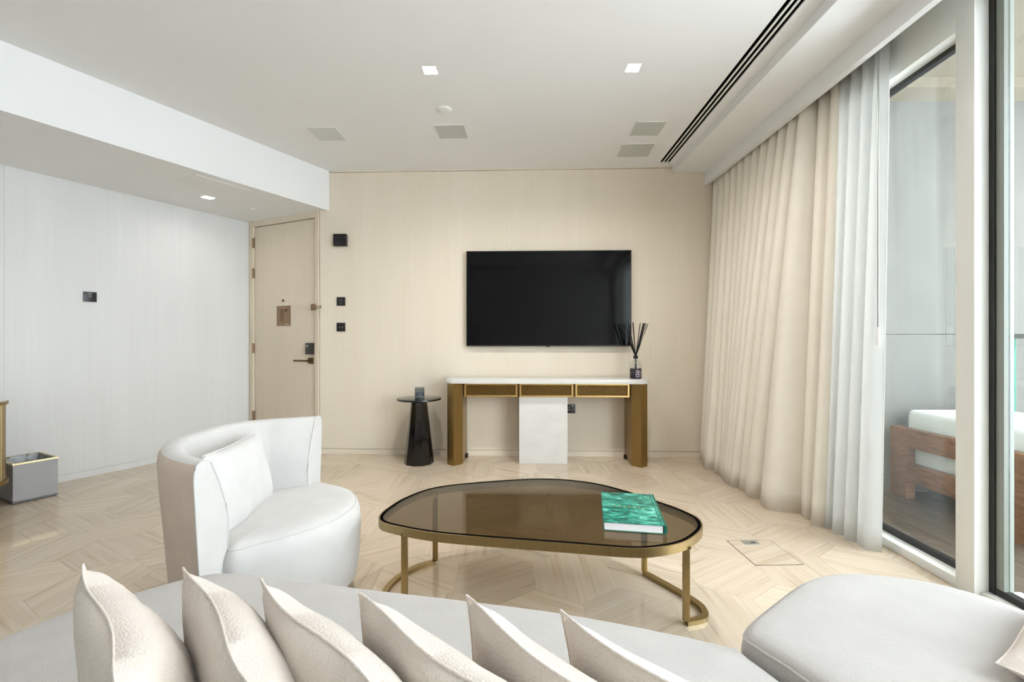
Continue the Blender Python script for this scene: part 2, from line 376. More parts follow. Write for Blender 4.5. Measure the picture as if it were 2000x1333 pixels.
# flush floor box cut into the tiles
fbx = empty('floor_box', (1.367, 2.48, 0), R(2), 'flush stone-lidded floor box with small grey flap in front of the sheer curtain', 'floor box')
ring = MB()
for a in ((-.127, .127, -.145, -.142), (-.127, .127, .142, .145), (-.127, -.124, -.145, .145), (.124, .127, -.145, .145)): ring.box(*a, 0, .0012)
ring.build('seam', 'bezel', fbx)
lid = MB().box(-.124, .124, -.142, .142, 0, .0012).build('lid', 'stone', fbx, smooth=None)
ul = lid.data.uv_layers.new(name='UVMap')
for lp in lid.data.loops: p = lid.data.vertices[lp.vertex_index].co; ul.data[lp.index].uv = (p.x + p.y * .4, p.y - p.x * .4)
fp = box('cable_flap', 'greyalu', (-.05, .04, .088, .138, .0012, .0025), fbx); box('finger_slot', 'dark', (-.006, .02, .108, .116, .0025, .0029), fp)

# main ceiling with recesses for the lights and the air slot (local frame follows the slot)
CP = (1.426, 4.405); CA = -R(1.0)
def tolocal(x, y):
    dx, dy = x - CP[0], y - CP[1]; c, s_ = math.cos(-CA), math.sin(-CA); return (dx * c - dy * s_, dx * s_ + dy * c)
ZC = 2.875
l1 = tolocal(-.521, 2.903); l2 = tolocal(.765, 2.878); HL = .046
holes = [(l1[0] - HL, l1[0] + HL, l1[1] - HL, l1[1] + HL), (l2[0] - HL, l2[0] + HL, l2[1] - HL, l2[1] + HL), (0, .095, -5.5, -.0)]
def holed(holes, x0, x1, y0, y1, z, up=.09):
    xs = sorted({x0, x1, *[h[0] for h in holes], *[h[1] for h in holes]}); ys = sorted({y0, y1, *[h[2] for h in holes], *[h[3] for h in holes]}); mb = MB()
    for a, b in zip(xs, xs[1:]):
        for c, d in zip(ys, ys[1:]):
            if any(h[0] - 1e-6 <= a and b <= h[1] + 1e-6 and h[2] - 1e-6 <= c and d <= h[3] + 1e-6 for h in holes): continue
            mb.add([(a, c, z), (b, c, z), (b, d, z), (a, d, z)], [(0, 3, 2, 1)])
    for h in holes:
        q = [(h[0], h[2]), (h[1], h[2]), (h[1], h[3]), (h[0], h[3])]
        mb.add([(x, y, z) for x, y in q] + [(x, y, z + up) for x, y in q], [(k, (k + 1) % 4, 4 + (k + 1) % 4, 4 + k) for k in range(4)])
    return mb
cl = holed(holes, -6.3, .25, -6.4, .35, ZC).box(-6.3, .25, -6.4, .35, ZC + .095, ZC + .15).build('ceiling', 'ceiling', smooth=None, loc=(*CP, 0), rotz=CA)
tag(cl, 'white painted ceiling of the living room', 'ceiling', kind='structure')

# linear air slot
ad = empty('linear_air_diffuser', (*CP, ZC), CA, 'long black three-slot air diffuser let into the ceiling beside the curtain pelmet', 'air vent')
box('housing', 'dark', (.001, .094, -5.49, -.003, .008, .085), ad)
for x in (.024, .058): box('blade', 'frame', (x, x + .014, -5.49, -.005, .0, .004), ad)

def downlight(loc, rot, label, watt=DOWNLIGHT_W):
    e = empty('downlight', loc, rot, label, 'ceiling light', 'square recessed downlights')
    t = MB()
    for a in ((-.045, .045, -.045, -.041), (-.045, .045, .041, .045), (-.045, -.041, -.041, .041), (.041, .045, -.041, .041)): t.box(*a, .0005, .03)
    t.build('trim_ring', 'white', e)
    MB().box(-.041, .041, -.041, .041, .02, .028).build('diffuser', 'lamp', e)
    L = bpy.data.lights.new('downlight_lamp', 'AREA'); L.energy = watt; L.shape = 'SQUARE'; L.size = .08; L.color = (1, .97, .94)
    lo = bpy.data.objects.new('downlight_lamp', L); COL.objects.link(lo); lo.parent = e; lo.location = (0, 0, .018)
downlight((-.521, 2.903, ZC), CA, 'lit square downlight in the main ceiling, above the round smoke detector')
downlight((.765, 2.878, ZC), CA, 'lit square downlight in the main ceiling nearer the curtain')

# soffit over the entrance
SD = (-.469, -.883)
so_pts = [(-1.857, 4.63), (-1.96, 4.66), (-2.95, 5.12), (-4.68, 1.9), (-4.68, -.686)]
slc = Vector((-2.806, 4.207)); sa = math.atan2(-SD[0], SD[1]) + math.pi   # soffit frame: local y runs along the soffit
sa = -R(28)
def rot2(p, a): return (p[0] * math.cos(a) - p[1] * math.sin(a), p[0] * math.sin(a) + p[1] * math.cos(a))
loc_pts = [rot2((p[0] - slc.x, p[1] - slc.y), -sa) for p in so_pts]
xr = loc_pts[0][0]; xl = min(p[0] for p in loc_pts)
bm = bmesh.new()
sf = MB(); zs = 2.474
body = holed([(-.046, .046, -.046, .046)], xl - .3, xr, -6.3, .9, zs, .05)
tmp = bpy.data.meshes.new('t'); tmp.from_pydata(body.v, [], body.f)
bm.from_mesh(tmp); bmesh.ops.remove_doubles(bm, verts=bm.verts, dist=1e-6)
def cut(p, q):   # keep what lies on the room's side of the line p-q
    d = Vector((q[0] - p[0], q[1] - p[1], 0)).normalized(); n = Vector((-d.y, d.x, 0))
    if n.dot(Vector((0 - p[0], 0 - p[1], 0))) > 0: n = -n
    bmesh.ops.bisect_plane(bm, geom=bm.verts[:] + bm.edges[:] + bm.faces[:], plane_co=Vector((*p, 0)), plane_no=n, clear_outer=True)
cut(loc_pts[1], loc_pts[2]); cut(loc_pts[2], loc_pts[3])
p4 = rot2((-4.68 - slc.x, 0 - slc.y), -sa); p5 = rot2((-4.68 - slc.x, 1 - slc.y), -sa); cut(p4, p5)
bm.to_mesh(tmp); bm.free()
sf.add([v.co for v in tmp.vertices], [tuple(p.vertices) for p in tmp.polygons])
sf.add([(xr, loc_pts[0][1], zs), (xr, loc_pts[4][1], zs), (xr, loc_pts[4][1], ZC + .02), (xr, loc_pts[0][1], ZC + .02)], [(0, 1, 2, 3)])
sfo = MB(); sfo.v, sfo.f = sf.v, sf.f
so = sfo.build('ceiling_soffit', 'ceiling', smooth=None, loc=(slc.x, slc.y, 0), rotz=sa)
tag(so, 'white dropped soffit over the entrance passage', 'ceiling', kind='structure')
box('soffit_top', 'dark', (-.5, .5, -.5, .4, zs + .055, zs + .07), so)
downlight((slc.x, slc.y, zs), sa, 'lit square downlight in the dropped soffit over the entrance', 2)
ap = empty('access_panel', (-2.596, 4.171, zs), sa, 'faint white square access hatch in the soffit beside its downlight', 'hatch')
box('hatch_lid', 'ceiling', (.006, .336, -.446, -.006, -.003, 0), ap, bevel=.001)
hr = MB()
for a in ((0, .342, -.452, -.448), (0, .342, -.004, 0), (0, .004, -.452, 0), (.338, .342, -.452, 0)): hr.box(*a, -.002, 0)
hr.build('hatch_rim', 'white', ap)
sp = empty('sprinkler', (-2.607, 4.558, zs), 0, 'small white concealed sprinkler cap in the soffit near the door', 'sprinkler')
MB().lathe([(.032, 0), (.032, -.003), (.028, -.004)], 24).build('rim_ring', 'white', sp); MB().lathe([(.026, -.004), (.025, -.008)], 24).build('cover', 'white', sp)

sd = empty('smoke_detector', (-.503, 3.393, ZC), 0, 'round white flush detector in the ceiling', 'detector')
MB().lathe([(.056, 0), (.056, -.004), (.052, -.006)], 36).build('rim_ring', 'white', sd); MB().lathe([(.046, -.006), (.046, -.009), (.03, -.012)], 36).build('cover', 'ceiling', sd)
def speaker(c, w, d, rot, mat, label):
    e = empty('ceiling_speaker', (*c, ZC), rot, label, 'speaker', 'square ceiling speakers')
    t = MB(); w2, d2 = w / 2, d / 2
    for a in ((-w2, w2, -d2, -d2 + .006), (-w2, w2, d2 - .006, d2), (-w2, -w2 + .006, -d2, d2), (w2 - .006, w2, -d2, d2)): t.box(*a, -.004, 0)
    t.build('frame', 'ceiling', e); box('grille', mat, (-w2 + .006, w2 - .006, -d2 + .006, d2 - .006, -.003, 0), e)
speaker((-1.54, 3.795), .245, .245, -R(2), 'grille2', 'pale square speaker grille in the ceiling, nearest the soffit')
speaker((-.499, 3.755), .25, .25, -R(2), 'grille', 'grey square speaker grille in the ceiling next to the smoke detector')
speaker((1.1, 3.70), .25, .25, -R(1), 'grille', 'grey square ceiling grille by the air slot, the one farther from the television wall')
speaker((1.113, 4.122), .3, .285, -R(4), 'grille', 'grey square ceiling grille by the air slot, the larger one nearest the television wall')

# lowered ceiling strip and curtain pelmet
lo_ = MB().box(1.585, 1.905, -1.75, 4.6, 2.81, 2.95).build('ceiling_strip', 'ceiling'); tag(lo_, 'white lowered ceiling strip between air slot and curtain pelmet', 'ceiling', kind='structure')
pl = MB().box(1.9, 1.94, -1.75, 4.56, 2.688, 2.86).build('trim_2', 'ceiling', bevel=.002); tag(pl, 'white curtain pelmet board along the window side', 'pelmet', kind='structure')
pc = MB().box(1.93, 2.3, -1.75, 4.6, 2.83, 2.95).build('ceiling_pocket', 'ceiling'); tag(pc, 'white ceiling of the curtain pocket', 'ceiling', kind='structure')

# ------------------------------------------------------------------ window wall
WO = (2.08, 2.34); WA = -math.atan(.04)      # local y runs along the wall into the depth, local x outwards
def wloc(name, **k): return empty(name, (*WO, 0), WA, **k)
GX = .085                                      # glass plane behind the frame's face
wf = wloc('window_1', label='tall fixed window pane in a white frame beside the sheer curtain', cat='window', kind='structure')
y0, y1 = -.212, 2.18
MB().box(0, .14, y0, y1, 0, .046).build('bottom_rail', 'frame', wf, bevel=.001)
MB().box(0, .14, y0, y1, 2.592, 2.86).build('head_rail', 'frame', wf, bevel=.001)
MB().box(0, .14, y1 - .08, y1, .046, 2.592).build('jamb', 'frame', wf)
MB().box(GX - .012, GX + .02, y0, y1 - .08, .046, .075).box(GX - .012, GX + .02, y0, y1 - .08, 2.566, 2.592).build('gasket', 'gasket', wf)
box('pane', 'winglass', (GX, GX + .008, y0, y1 - .08, .075, 2.566), wf)
mu = box('mullion', 'frame', (0, .16, y0 - .09, y0, 0, 2.86), wf, bevel=.001)
sdw = wloc('window_2', label='sliding glass door with black edge at the right of the picture', cat='window', kind='structure')
ya, yb = y0 - .09, -2.2
MB().box(.03, .2, yb, ya, 0, .03).build('threshold', 'frame', sdw)
MB().box(.0, .2, yb, ya, 2.70, 2.86).build('head_rail', 'frame', sdw)
MB().box(.062, .1, ya - .026, ya, .03, 2.70).build('stile_gasket', 'gasket', sdw)
MB().box(.068, .11, ya - .06, ya - .026, .03, 2.70).build('stile', 'stilegrey', sdw)
MB().box(.065, .1, yb, ya, .03, .06).box(.065, .1, yb, ya, 2.66, 2.70).build('rail', 'gasket', sdw)
box('pane', 'winglass', (.085, .093, yb, ya - .06, .06, 2.66), sdw)
MB().box(.06, .12, yb - .05, yb, 0, 2.86).build('stile', 'frame', sdw)
w3 = wloc('window_3', label='further glass door beyond the right edge of the picture', cat='window', kind='structure')
box('pane', 'winglass', (.085, .093, -3.95, yb - .05, .03, 2.70), w3); MB().box(0, .2, -4.05, -3.95, 0, 2.86).build('jamb', 'frame', w3)
MB().box(.0, .2, -3.95, yb - .05, 2.70, 2.86).box(.03, .2, -3.95, yb - .05, 0, .03).build('rail', 'frame', w3)

# ------------------------------------------------------------------ balcony
bf = box('floor_balcony', 'grout', (2.2, 4.3, -4, 3.62, -.12, -.03)); tag(bf, 'balcony floor of brown wood-look boards', 'floor', kind='structure')
yy = -3.9
nb = 0
for k in range(14):
    xa = 2.23 + k * .15
    for q in range(6):
        ya_ = -3.95 + q * 1.25 + (k % 3) * .4; yb_ = min(ya_ + 1.247, 3.6)
        if ya_ < 3.55: box('plank', 'decktile', (xa, xa + .147, ya_, yb_, -.03, -.02), bf)
bw = MB().box(2.25, 5.4, 3.6, 3.75, -.1, 1.2).box(2.25, 5.4, 3.6, 3.75, 1.206, 3.3).box(2.25, 5.4, 3.612, 3.74, 1.2, 1.206).build('wall_balcony', 'stucco'); tag(bw, 'pale grey stucco wall closing the balcony', 'wall', kind='structure')
bskirt = box('baseboard_balcony', 'stucco', (2.25, 4.2, 3.585, 3.6, -.02, .07)); tag(bskirt, 'low skirting at the foot of the stucco balcony wall', 'baseboard', kind='structure')
bc = MB().box(2.2, 4.4, .3, 3.4, 3.12, 3.3).box(2.2, 4.4, 3.4, 3.62, 3.045, 3.3).build('ceiling_balcony', 'balcony_ceiling'); tag(bc, 'beige balcony ceiling with a low beam at the stucco wall', 'ceiling', kind='structure')  # unseen near end of the roof left open, shaped to admit more sky light
up = box('wall_lintel', 'stucco', (2.12, 2.26, -1.75, 4.6, 2.86, 3.3)); tag(up, 'stucco lintel above the window frames', 'wall', kind='structure')
gb = empty('glass_balustrade', (3.895, 3.5, -.03), 0, 'green-edged glass balustrade with slim handrail along the balcony edge', 'balustrade')
for k in range(4):
    p = box('glass_panel', 'clear', (0, .018, -1.4 - k * 1.5, .04 - k * 1.5 if k == 0 else .08 - k * 1.5, .03, 1.2), gb)
    if k == 0: box('panel_edge', 'greenglass', (-.001, .019, .04, .047, .03, 1.2), gb)
box('handrail', 'greyalu', (-.03, .045, -6, .06, 1.2, 1.235), gb, bevel=.004); box('end_cap', 'bezel', (-.032, .047, .06, .075, 1.198, 1.237), gb)
box('bottom_channel', 'greyalu', (-.03, .045, -6, .06, .0, .05), gb)

os_ = empty('outdoor_sofa', (2.92, 2.5, -.02), 0, 'teak outdoor lounge chair with thick white cushions on the balcony', 'lounge chair')
def arm(x0, nm):
    for a, b in ((0, .15), (.88, 1.02)): box('leg', 'teak', (x0, x0 + .07, a, b, 0, .52), os_, bevel=.003)
    box('arm_rail', 'teak', (x0, x0 + .07, .15, .88, .385, .52), os_, bevel=.003)
    box('lower_rail', 'teak', (x0, x0 + .07, .15, .88, .13, .262), os_, bevel=.003)
arm(0, 0); arm(.83, 1)
box('seat_deck', 'teak', (.07, .83, .04, .98, .16, .2), os_)
def softbox(x0, x1, y0, y1, z0, z1, r=.05, n=5):
    o = []
    for cx, cy, a0 in ((x1 - r, y1 - r, 0), (x0 + r, y1 - r, 90), (x0 + r, y0 + r, 180), (x1 - r, y0 + r, 270)):
        for k in range(n + 1): a = R(a0 + 90 * k / n); o.append((cx + r * math.cos(a), cy + r * math.sin(a)))
    L = []
    for k in range(n + 1): a = R(90 * k / n); L.append((r * .8 * (1 - math.sin(a)), z0 + r * .8 * (1 - math.cos(a))))
    for k in range(n + 1): a = R(90 * k / n); L.append((r * .8 * (1 - math.cos(a)), z1 - r * .8 * (1 - math.sin(a))))
    return MB().loft([[(x, y, z) for x, y in inset(o, d)] for d, z in L])
softbox(.08, .82, .03, 1.0, .2, .42).build('seat_cushion', 'outdoor_cushion', os_, smooth=60)
softbox(.08, .82, .04, .98, .42, .65).build('upper_cushion', 'outdoor_cushion', os_, smooth=60)

# ================================================================== FURNITURE
# ---- sofa
front = [(-1.251, 1.113), (-1.188, 1.229), (-1.09, 1.317), (-1.021, 1.38), (-.959, 1.418), (-.89, 1.432), (-.764, 1.417), (-.453, 1.347), (-.144, 1.285), (.137, 1.222), (.385, 1.143), (.54, 1.08)]
so_out = catmull([(-1.30, .95), *front[::1]], 5, False) + [(.553, 1.04), (.60, .93), (.70, .62), (.74, .3), (.70, .06), (.62, .03), (.3, .02), (-.9, .02), (-1.2, .05), (-1.33, .2), (-1.35, .6)]
sf_ = empty('sofa', (0, .7, 0), 0, 'ivory woven curved sofa in the foreground carrying the row of cushions', 'sofa')
def shift(mb, dx, dy, dz=0): mb.v = [(x + dx, y + dy, z + dz) for x, y, z in mb.v]; return mb
lay = [(.03, .03), (.01, .06), (0, .2), (0, .382), (.003, .404), (.009, .419), (.018, .428), (.028, .4315)]
shift(upholstered(so_out, lay), 0, -.7).build('seat', 'sofa', sf_, smooth=60)
shift(MB().prism(inset(so_out, .08), 0, .04), 0, -.7).build('plinth', 'gasket', sf_)
bo = [(-1.33, .12), (-1.2, -.02), (-.9, -.07), (.2, -.07), (.62, -.05), (.67, .05), (.6, .18), (.2, .22), (-.9, .22), (-1.12, .26), (-1.2, .45), (-1.33, .45)]
shift(upholstered(catmull(bo, 4), [(.01, .3), (0, .4), (0, .58), (.015, .61), (.04, .625)]), 0, -.7).build('backrest', 'sofa', sf_, smooth=60)
# ---- chaise
co = catmull([(.605, .955), (.568, 1.03), (.547, 1.082), (.575, 1.125), (.635, 1.175), (.73, 1.248), (.833, 1.322), (.92, 1.362), (1.0, 1.374), (1.076, 1.368), (1.2, 1.33), (1.285, 1.26), (1.34, 1.16), (1.40, .98), (1.43, .7), (1.4, .35), (1.25, .18), (1.0, .15), (.84, .2), (.76, .45), (.67, .75)], 4)
chs = empty('chaise', (.98, .75, 0), 0, 'rounded ivory chaise section at the right end of the sofa, by the glass door', 'sofa')
shift(upholstered(co, [(.03, .03), (.01, .06), (0, .2), (0, .412), (.003, .432), (.009, .447), (.018, .456), (.028, .4595)]), -.98, -.75).build('seat', 'sofa', chs, smooth=60)
shift(MB().prism(inset(co, .08), 0, .04), -.98, -.75).build('plinth', 'gasket', chs)
shift(MB().tube([(x, y, .441) for x, y in inset(co, .006)], .0035, 6, True), -.98, -.75).build('piping', 'sofa', chs)

# ---- scatter cushions
def cushion_mesh(w, h, t, n=22, seed=0, conc=.035, pw=.42, bulge=(1, 1)):
    rnd = random.Random(seed); ph = [rnd.uniform(0, 6.28) for _ in range(6)]
    def P(i, j, side):
        u, v = 2 * i / n - 1, 2 * j / n - 1
        x = w / 2 * u * (1 - conc * (1 - v * v) * u * u); y = h / 2 * v * (1 - conc * (1 - u * u) * v * v)
        b = max(0, (1 - u ** 2) * (1 - v ** 2)); z = t / 2 * b ** pw
        z *= 1 + .06 * math.sin(5 * u + ph[0]) * math.sin(4 * v + ph[1]) + .03 * math.sin(11 * u + 7 * v + ph[2])
        e = .006 * math.sin(4 * u + 3 * v + ph[3]) * (1 - b)
        return (x, y, side * z * (bulge[0] if side > 0 else bulge[1]) + e)
    mb = MB()
    for s_ in (1, -1):
        vs = [P(i, j, s_) for j in range(n + 1) for i in range(n + 1)]
        mb.add(vs, [(j * (n + 1) + i, j * (n + 1) + i + 1, (j + 1) * (n + 1) + i + 1, (j + 1) * (n + 1) + i) for j in range(n) for i in range(n)])
    edge = [P(i, 0, 1) for i in range(n)] + [P(n, j, 1) for j in range(n)] + [P(n - i, n, 1) for i in range(n)] + [P(0, n - j, 1) for j in range(n)]
    return mb, edge
def cushion(name, T, e1, e2, w, h, t, label, seed, group=None, mat='cushion', corner=True, pip=.0018, cat='cushion', conc=.035, bulge=(1, 1)):
    """T: the top corner at the start of the top edge, e1 along the top edge, e2 down the side"""
    e1 = Vector(e1).normalized(); e2 = Vector(e2); e2 = (e2 - e1 * e2.dot(e1)).normalized(); nn = e1.cross(-e2)
    C = Vector(T) + e1 * w / 2 + e2 * h / 2
    o = empty(name, label=label, cat=cat, group=group)
    o.matrix_world = Matrix(((e1.x, -e2.x, nn.x, C.x), (e1.y, -e2.y, nn.y, C.y), (e1.z, -e2.z, nn.z, C.z), (0, 0, 0, 1)))
    mb, edge = cushion_mesh(w, h, t, seed=seed, conc=conc, bulge=bulge)
    mb.build('cover', mat, o, smooth=70)
    MB().tube(edge, pip, 6, True).build('piping', mat, o)
    return o
tips = [(-.7, .746, .74, -.67, .14, 'nearest the floor box end'), (-.526, .738, .71, -.70, .125, ''), (-.385, .698, .75, -.66, .12, ''), (-.224, .654, .77, -.64, .115, ''), (-.069, .648, .68, -.73, .11, ''), (.066, .617, .66, -.75, .105, '')]
names = ['cream woven sofa cushion, leftmost of the row, showing its broad lit face', 'cream woven sofa cushion, second from the left of the row', 'cream woven sofa cushion, third from the left, in front of the armchair seat',
         'cream woven sofa cushion, fourth from the left of the row', 'cream woven sofa cushion, fifth from the left, with a puckered corner', 'cream woven sofa cushion, rightmost of the row of six']
for k, (x, y, ex, ey, t, _) in enumerate(tips):
    cushion('cushion', (x, y, .785), (ex, ey, -.02), (.1, .11, -1), .40, .375, t, names[k], 10 + k, 'scatter cushions on the sofa', bulge=(.55, 1.2))
cushion('cushion', (.97, .913, .505), (.83, .55, .0), (.45, -.75, -.12), .42, .42, .12, 'cream cushion lying on the chaise at the right edge of the picture', 31, 'scatter cushions on the sofa')

# ---- armchair
ac = empty('armchair', (-1.1, 2.0, 0), 0, 'off-white tub armchair with curved back facing the coffee table', 'armchair')
outer = catmull([(-1.045, 1.497), (-1.19, 1.575), (-1.315, 1.685), (-1.425, 1.86), (-1.46, 2.05), (-1.43, 2.26), (-1.32, 2.39), (-1.19, 2.455), (-1.05, 2.51)], 5, False)
sec_out = [(.05, .03), (.045, .1), (.03, .3), (.01, .55), (0, .69), (.004, .72), (.014, .736), (.03, .742)]
sec_in = [(.06, .742), (.078, .735), (.09, .718), (.125, .65), (.162, .56), (.175, .50), (.172, .42), (.168, .3), (.165, .03)]
mb = MB(); rings = []
for i, p in enumerate(outer):
    a, b = Vector(outer[max(0, i - 1)]), Vector(outer[min(len(outer) - 1, i + 1)]); t = (b - a).normalized(); nn = Vector((t.y, -t.x))
    if nn.dot(Vector((-1.0, 2.0)) - Vector(p)) < 0: nn = -nn
    j_ = min(i, len(outer) - 1 - i); f_ = min(1, j_ / 9); nn = (nn * f_ + Vector((.02, 1 if i < len(outer) / 2 else -1)) * (1 - f_)).normalized()
    rings.append([(p[0] + nn.x * d + 1.1, p[1] + nn.y * d - 2.0, z) for d, z in sec_out + sec_in])
no = len(sec_out)
MB().loft([r[no - 2:] + r[:1] for r in rings], False, False, False).add(rings[0], [tuple(range(len(rings[0])))]).add(rings[-1], [tuple(range(len(rings[0])))]).build('backrest', 'chair', ac, smooth=50)
MB().loft([r[:no - 1] for r in rings], False, False, False).build('back_cover', 'chairback', ac, smooth=50)['label'] = 'beige cloth on the outside of the back'
for ri in (0, -1):
    MB().tube(rings[ri], .0032, 6, True).build('piping', 'chair', ac)
so_ = catmull([(-1.04, 1.64), (-.93, 1.705), (-.815, 1.815), (-.735, 1.94), (-.705, 2.09), (-.745, 2.24), (-.82, 2.345), (-.93, 2.42), (-1.07, 2.47), (-1.24, 2.32), (-1.29, 2.1), (-1.24, 1.83)], 6)
shift(upholstered(so_, [(.045, .03), (.02, .06), (.005, .16), (.0, .3), (.004, .345), (.014, .375), (.03, .393), (.05, .402)]), 1.1, -2).build('seat', 'chair', ac, smooth=60)
shift(MB().tube([(x, y, .387) for x, y in inset(so_, .024)], .0035, 6, True), 1.1, -2).build('seat_piping', 'chair', ac)
shift(MB().prism(inset(so_, .07), 0, .035), 1.1, -2).build('plinth', 'gasket', ac)
cushion('lumbar_pillow', (-1.165, 1.725, .715), (-.13, 1, .0), (.16, .14, -1), .49, .33, .11, 'off-white lumbar pillow leaning in the tub armchair', 5, mat='chair', cat='cushion', pip=.003)

# ---- coffee table
to = catmull([(-.60, 2.06), (-.585, 2.17), (-.535, 2.31), (-.42, 2.455), (-.2, 2.543), (.147, 2.612), (.376, 2.571), (.551, 2.454), (.744, 2.208), (.82, 2.07), (.825, 1.98), (.785, 1.895), (.68, 1.79), (.568, 1.742), (.45, 1.73), (.199, 1.773), (-.102, 1.824), (-.316, 1.868), (-.478, 1.93), (-.57, 1.985)], 6)
ct = empty('coffee_table', (.12, 2.16, 0), 0, 'bronze-glass coffee table with brass rim and half-ring feet', 'coffee table')
T0 = (-.12, -2.16)
ins = inset(to, .006)
rim = MB().loft([[(x, y, z) for x, y in q] for q, z in ((to, .326), (to, .362), (ins, .362), (ins, .353), (inset(to, .02), .353), (inset(to, .02), .326), (to, .326))], False, False)
shift(rim, *T0).build('rim', 'tablebrass', ct, smooth=30)
g = inset(to, .0065)
top = shift(MB().prism(g, .3535, .3615), *T0).build('glass_top', 'smoke', ct, smooth=30)
shift(MB().loft([[(x, y, z) for x, y in q] for q, z in ((inset(to, .007), .3618), (inset(to, .02), .3618), (inset(to, .02), .3622), (inset(to, .007), .3622), (inset(to, .007), .3618))], False, False), *T0).build('glass_edge_band', 'dark', ct)
def nearest(p, P): return min(range(len(P)), key=lambda k: (P[k][0] - p[0]) ** 2 + (P[k][1] - p[1]) ** 2)
leg_in = inset(to, .016)
legs = [(-.40, 2.47), (-.47, 1.93), (.69, 2.28), (.70, 1.80)]
ftl = inset(to, .02)
# feet stand a little inside the rim
lp = [(-.395, 2.35), (-.455, 1.93), (.65, 2.24), (.705, 1.845)]
paths = [catmull([lp[0], (-.475, 2.30), (-.545, 2.2), (-.575, 2.09), (-.555, 2.0), lp[1]], 6, False), catmull([lp[2], (.72, 2.13), (.785, 2.02), (.812, 1.945), (.79, 1.875), lp[3]], 6, False)]
for pth in paths:
    shift(MB().tube([(x, y, .009) for x, y in pth], 0, prof=[(-.013, -.009), (.013, -.009), (.013, .009), (-.013, .009)]), *T0).build('foot_ring', 'tablebrass', ct, smooth=30)
for x, y in lp:
    shift(MB().box(x - .013, x + .013, y - .008, y + .008, .018, .327), *T0).build('leg', 'tablebrass', ct, bevel=.001)
# the rear legs reach the rim by short brackets under the glass
for (x, y), q in zip(lp, legs):
    d = Vector(q) - Vector((x, y))
    shift(MB().tube([(x, y, .332), (q[0], q[1], .332)], 0, prof=[(-.008, -.005), (.008, -.005), (.008, .005), (-.008, .005)]), *T0).build('bracket', 'tablebrass', ct)

# ---- book on the table
bkA = math.atan2(1.852 - 2.229, .624 - .696)
bo_ = empty('book', (.535, 2.06, .362), R(-9.5), 'large green marbled hardback book lying on the glass table', 'book')
BWD, BLN = .125, .19
box('cover', 'malachite', (-BWD, BWD, -BLN, BLN, .034, .0375), bo_, bevel=.001)
box('back_cover', 'spinegreen', (-BWD, BWD, -BLN, BLN, 0, .0035), bo_, bevel=.001)
box('page_block', 'paper', (-BWD + .004, BWD - .012, -BLN + .004, BLN - .004, .0035, .034), bo_)
MB().tube([(BWD - .003, -BLN, .0188), (BWD - .003, BLN, .0188)], 0, prof=[(-.005, -.0188), (.004, -.0188), (.008, -.008), (.008, .008), (.004, .0188), (-.005, .0188)]).build('spine', 'spinegreen', bo_)
for k, (x, w) in enumerate(((-.075, .012), (-.05, .009), (-.03, .011), (-.01, .008), (.012, .011), (.034, .01), (.055, .008))): box('title_print', 'gold', (x, x + w, -.004 - .003 * (k % 2), .006, .0375, .0377), bo_)
box('hinge_groove', 'spinegreen', (BWD - .02, BWD - .016, -BLN, BLN, .0375, .0378), bo_)

# ---- console
cs = wall_empty('console_table', kind=None, label='white-topped brass console table with three mesh drawers under the television', cat='console table')
mid = .3315
def mir(P, m): return [(2 * mid - x, y) for x, y in P][::-1] if m else P
for m in (0, 1):
    P = mir([(-.591, -.03), (-.591, -.339), (-.523, -.396), (-.449, -.318), (-.449, -.03)], m)
    MB().prism(P, 0, .757).build('leg', 'brass', cs, smooth=20)
P = [(-.606, -.015), (-.606, -.345), (-.59, -.366), (-.545, -.396), (-.52, -.404)]
P = P + mir(P, 1)
MB().prism(P, .758, .80).build('top', 'marble', cs, bevel=.004)
MB().box(-.449, 1.112, -.27, -.04, .627, .757).build('drawer_case', 'bronzed', cs)
for a, b in ((-.437, .06), (.082, .581), (.602, 1.1)):
    d = MB().box(a, b, -.30, -.27, .627, .642).box(a, b, -.30, -.27, .738, .753).box(a, a + .015, -.30, -.27, .642, .738).box(b - .015, b, -.30, -.27, .642, .738).build('drawer', 'goldframe', cs)
    box('mesh_front', 'brassmesh', (a + .015, b - .015, -.282, -.27, .642, .738), d)
box('center_panel', 'marble', (.078, .53, -.285, -.235, 0, .626), cs, bevel=.002)['label'] = 'pale marble upright panel'
for x in (-.44, 1.103): box('leg_pad', 'black', (x - .008, x + .008, -.1, -.06, 0, .04), cs)

# ---- reed diffuser
rd = empty('reed_diffuser', (1.155, 4.255, .8), BA, 'glass reed diffuser bottle with black sticks on the console', 'diffuser')
MB().lathe([(.052, 0), (.056, .004), (.056, .1), (.054, .125), (.046, .148), (.032, .166), (.02, .176), (.018, .19), (.018, .2)], 32, cap1=False).build('bottle', 'clear', rd)
MB().lathe([(.05, .004), (.053, .008), (.053, .095)], 32).build('liquid', 'liquid', rd)
MB().lathe([(.021, .185), (.021, .212), (.019, .214)], 24, cap0=False).build('collar', 'black', rd)
lb = MB().add([(.0571 * math.sin(a), -.0571 * math.cos(a), z) for z in (.018, .078) for a in [R(-12 + 44 * k / 8) for k in range(9)]], [(k, k + 1, 10 + k, 9 + k) for k in range(8)]).build('label', 'labelrim', rd)
MB().add([(.0575 * math.sin(a), -.0575 * math.cos(a), z) for z in (.022, .074) for a in [R(-8 + 36 * k / 8) for k in range(9)]], [(k, k + 1, 10 + k, 9 + k) for k in range(8)]).build('label_field', 'label', lb)
MB().tube([(.01, -.0568, .06), (.0102, -.0582, .06)], .007, 14).build('label_emblem', 'ivory', lb)
MB().add([(.0579 * math.sin(a), -.0579 * math.cos(a), z) for z in (.038, .043) for a in [R(-2 + 24 * k / 4) for k in range(5)]], [(k, k + 1, 6 + k, 5 + k) for k in range(4)]).build('label_print', 'ivory', lb)
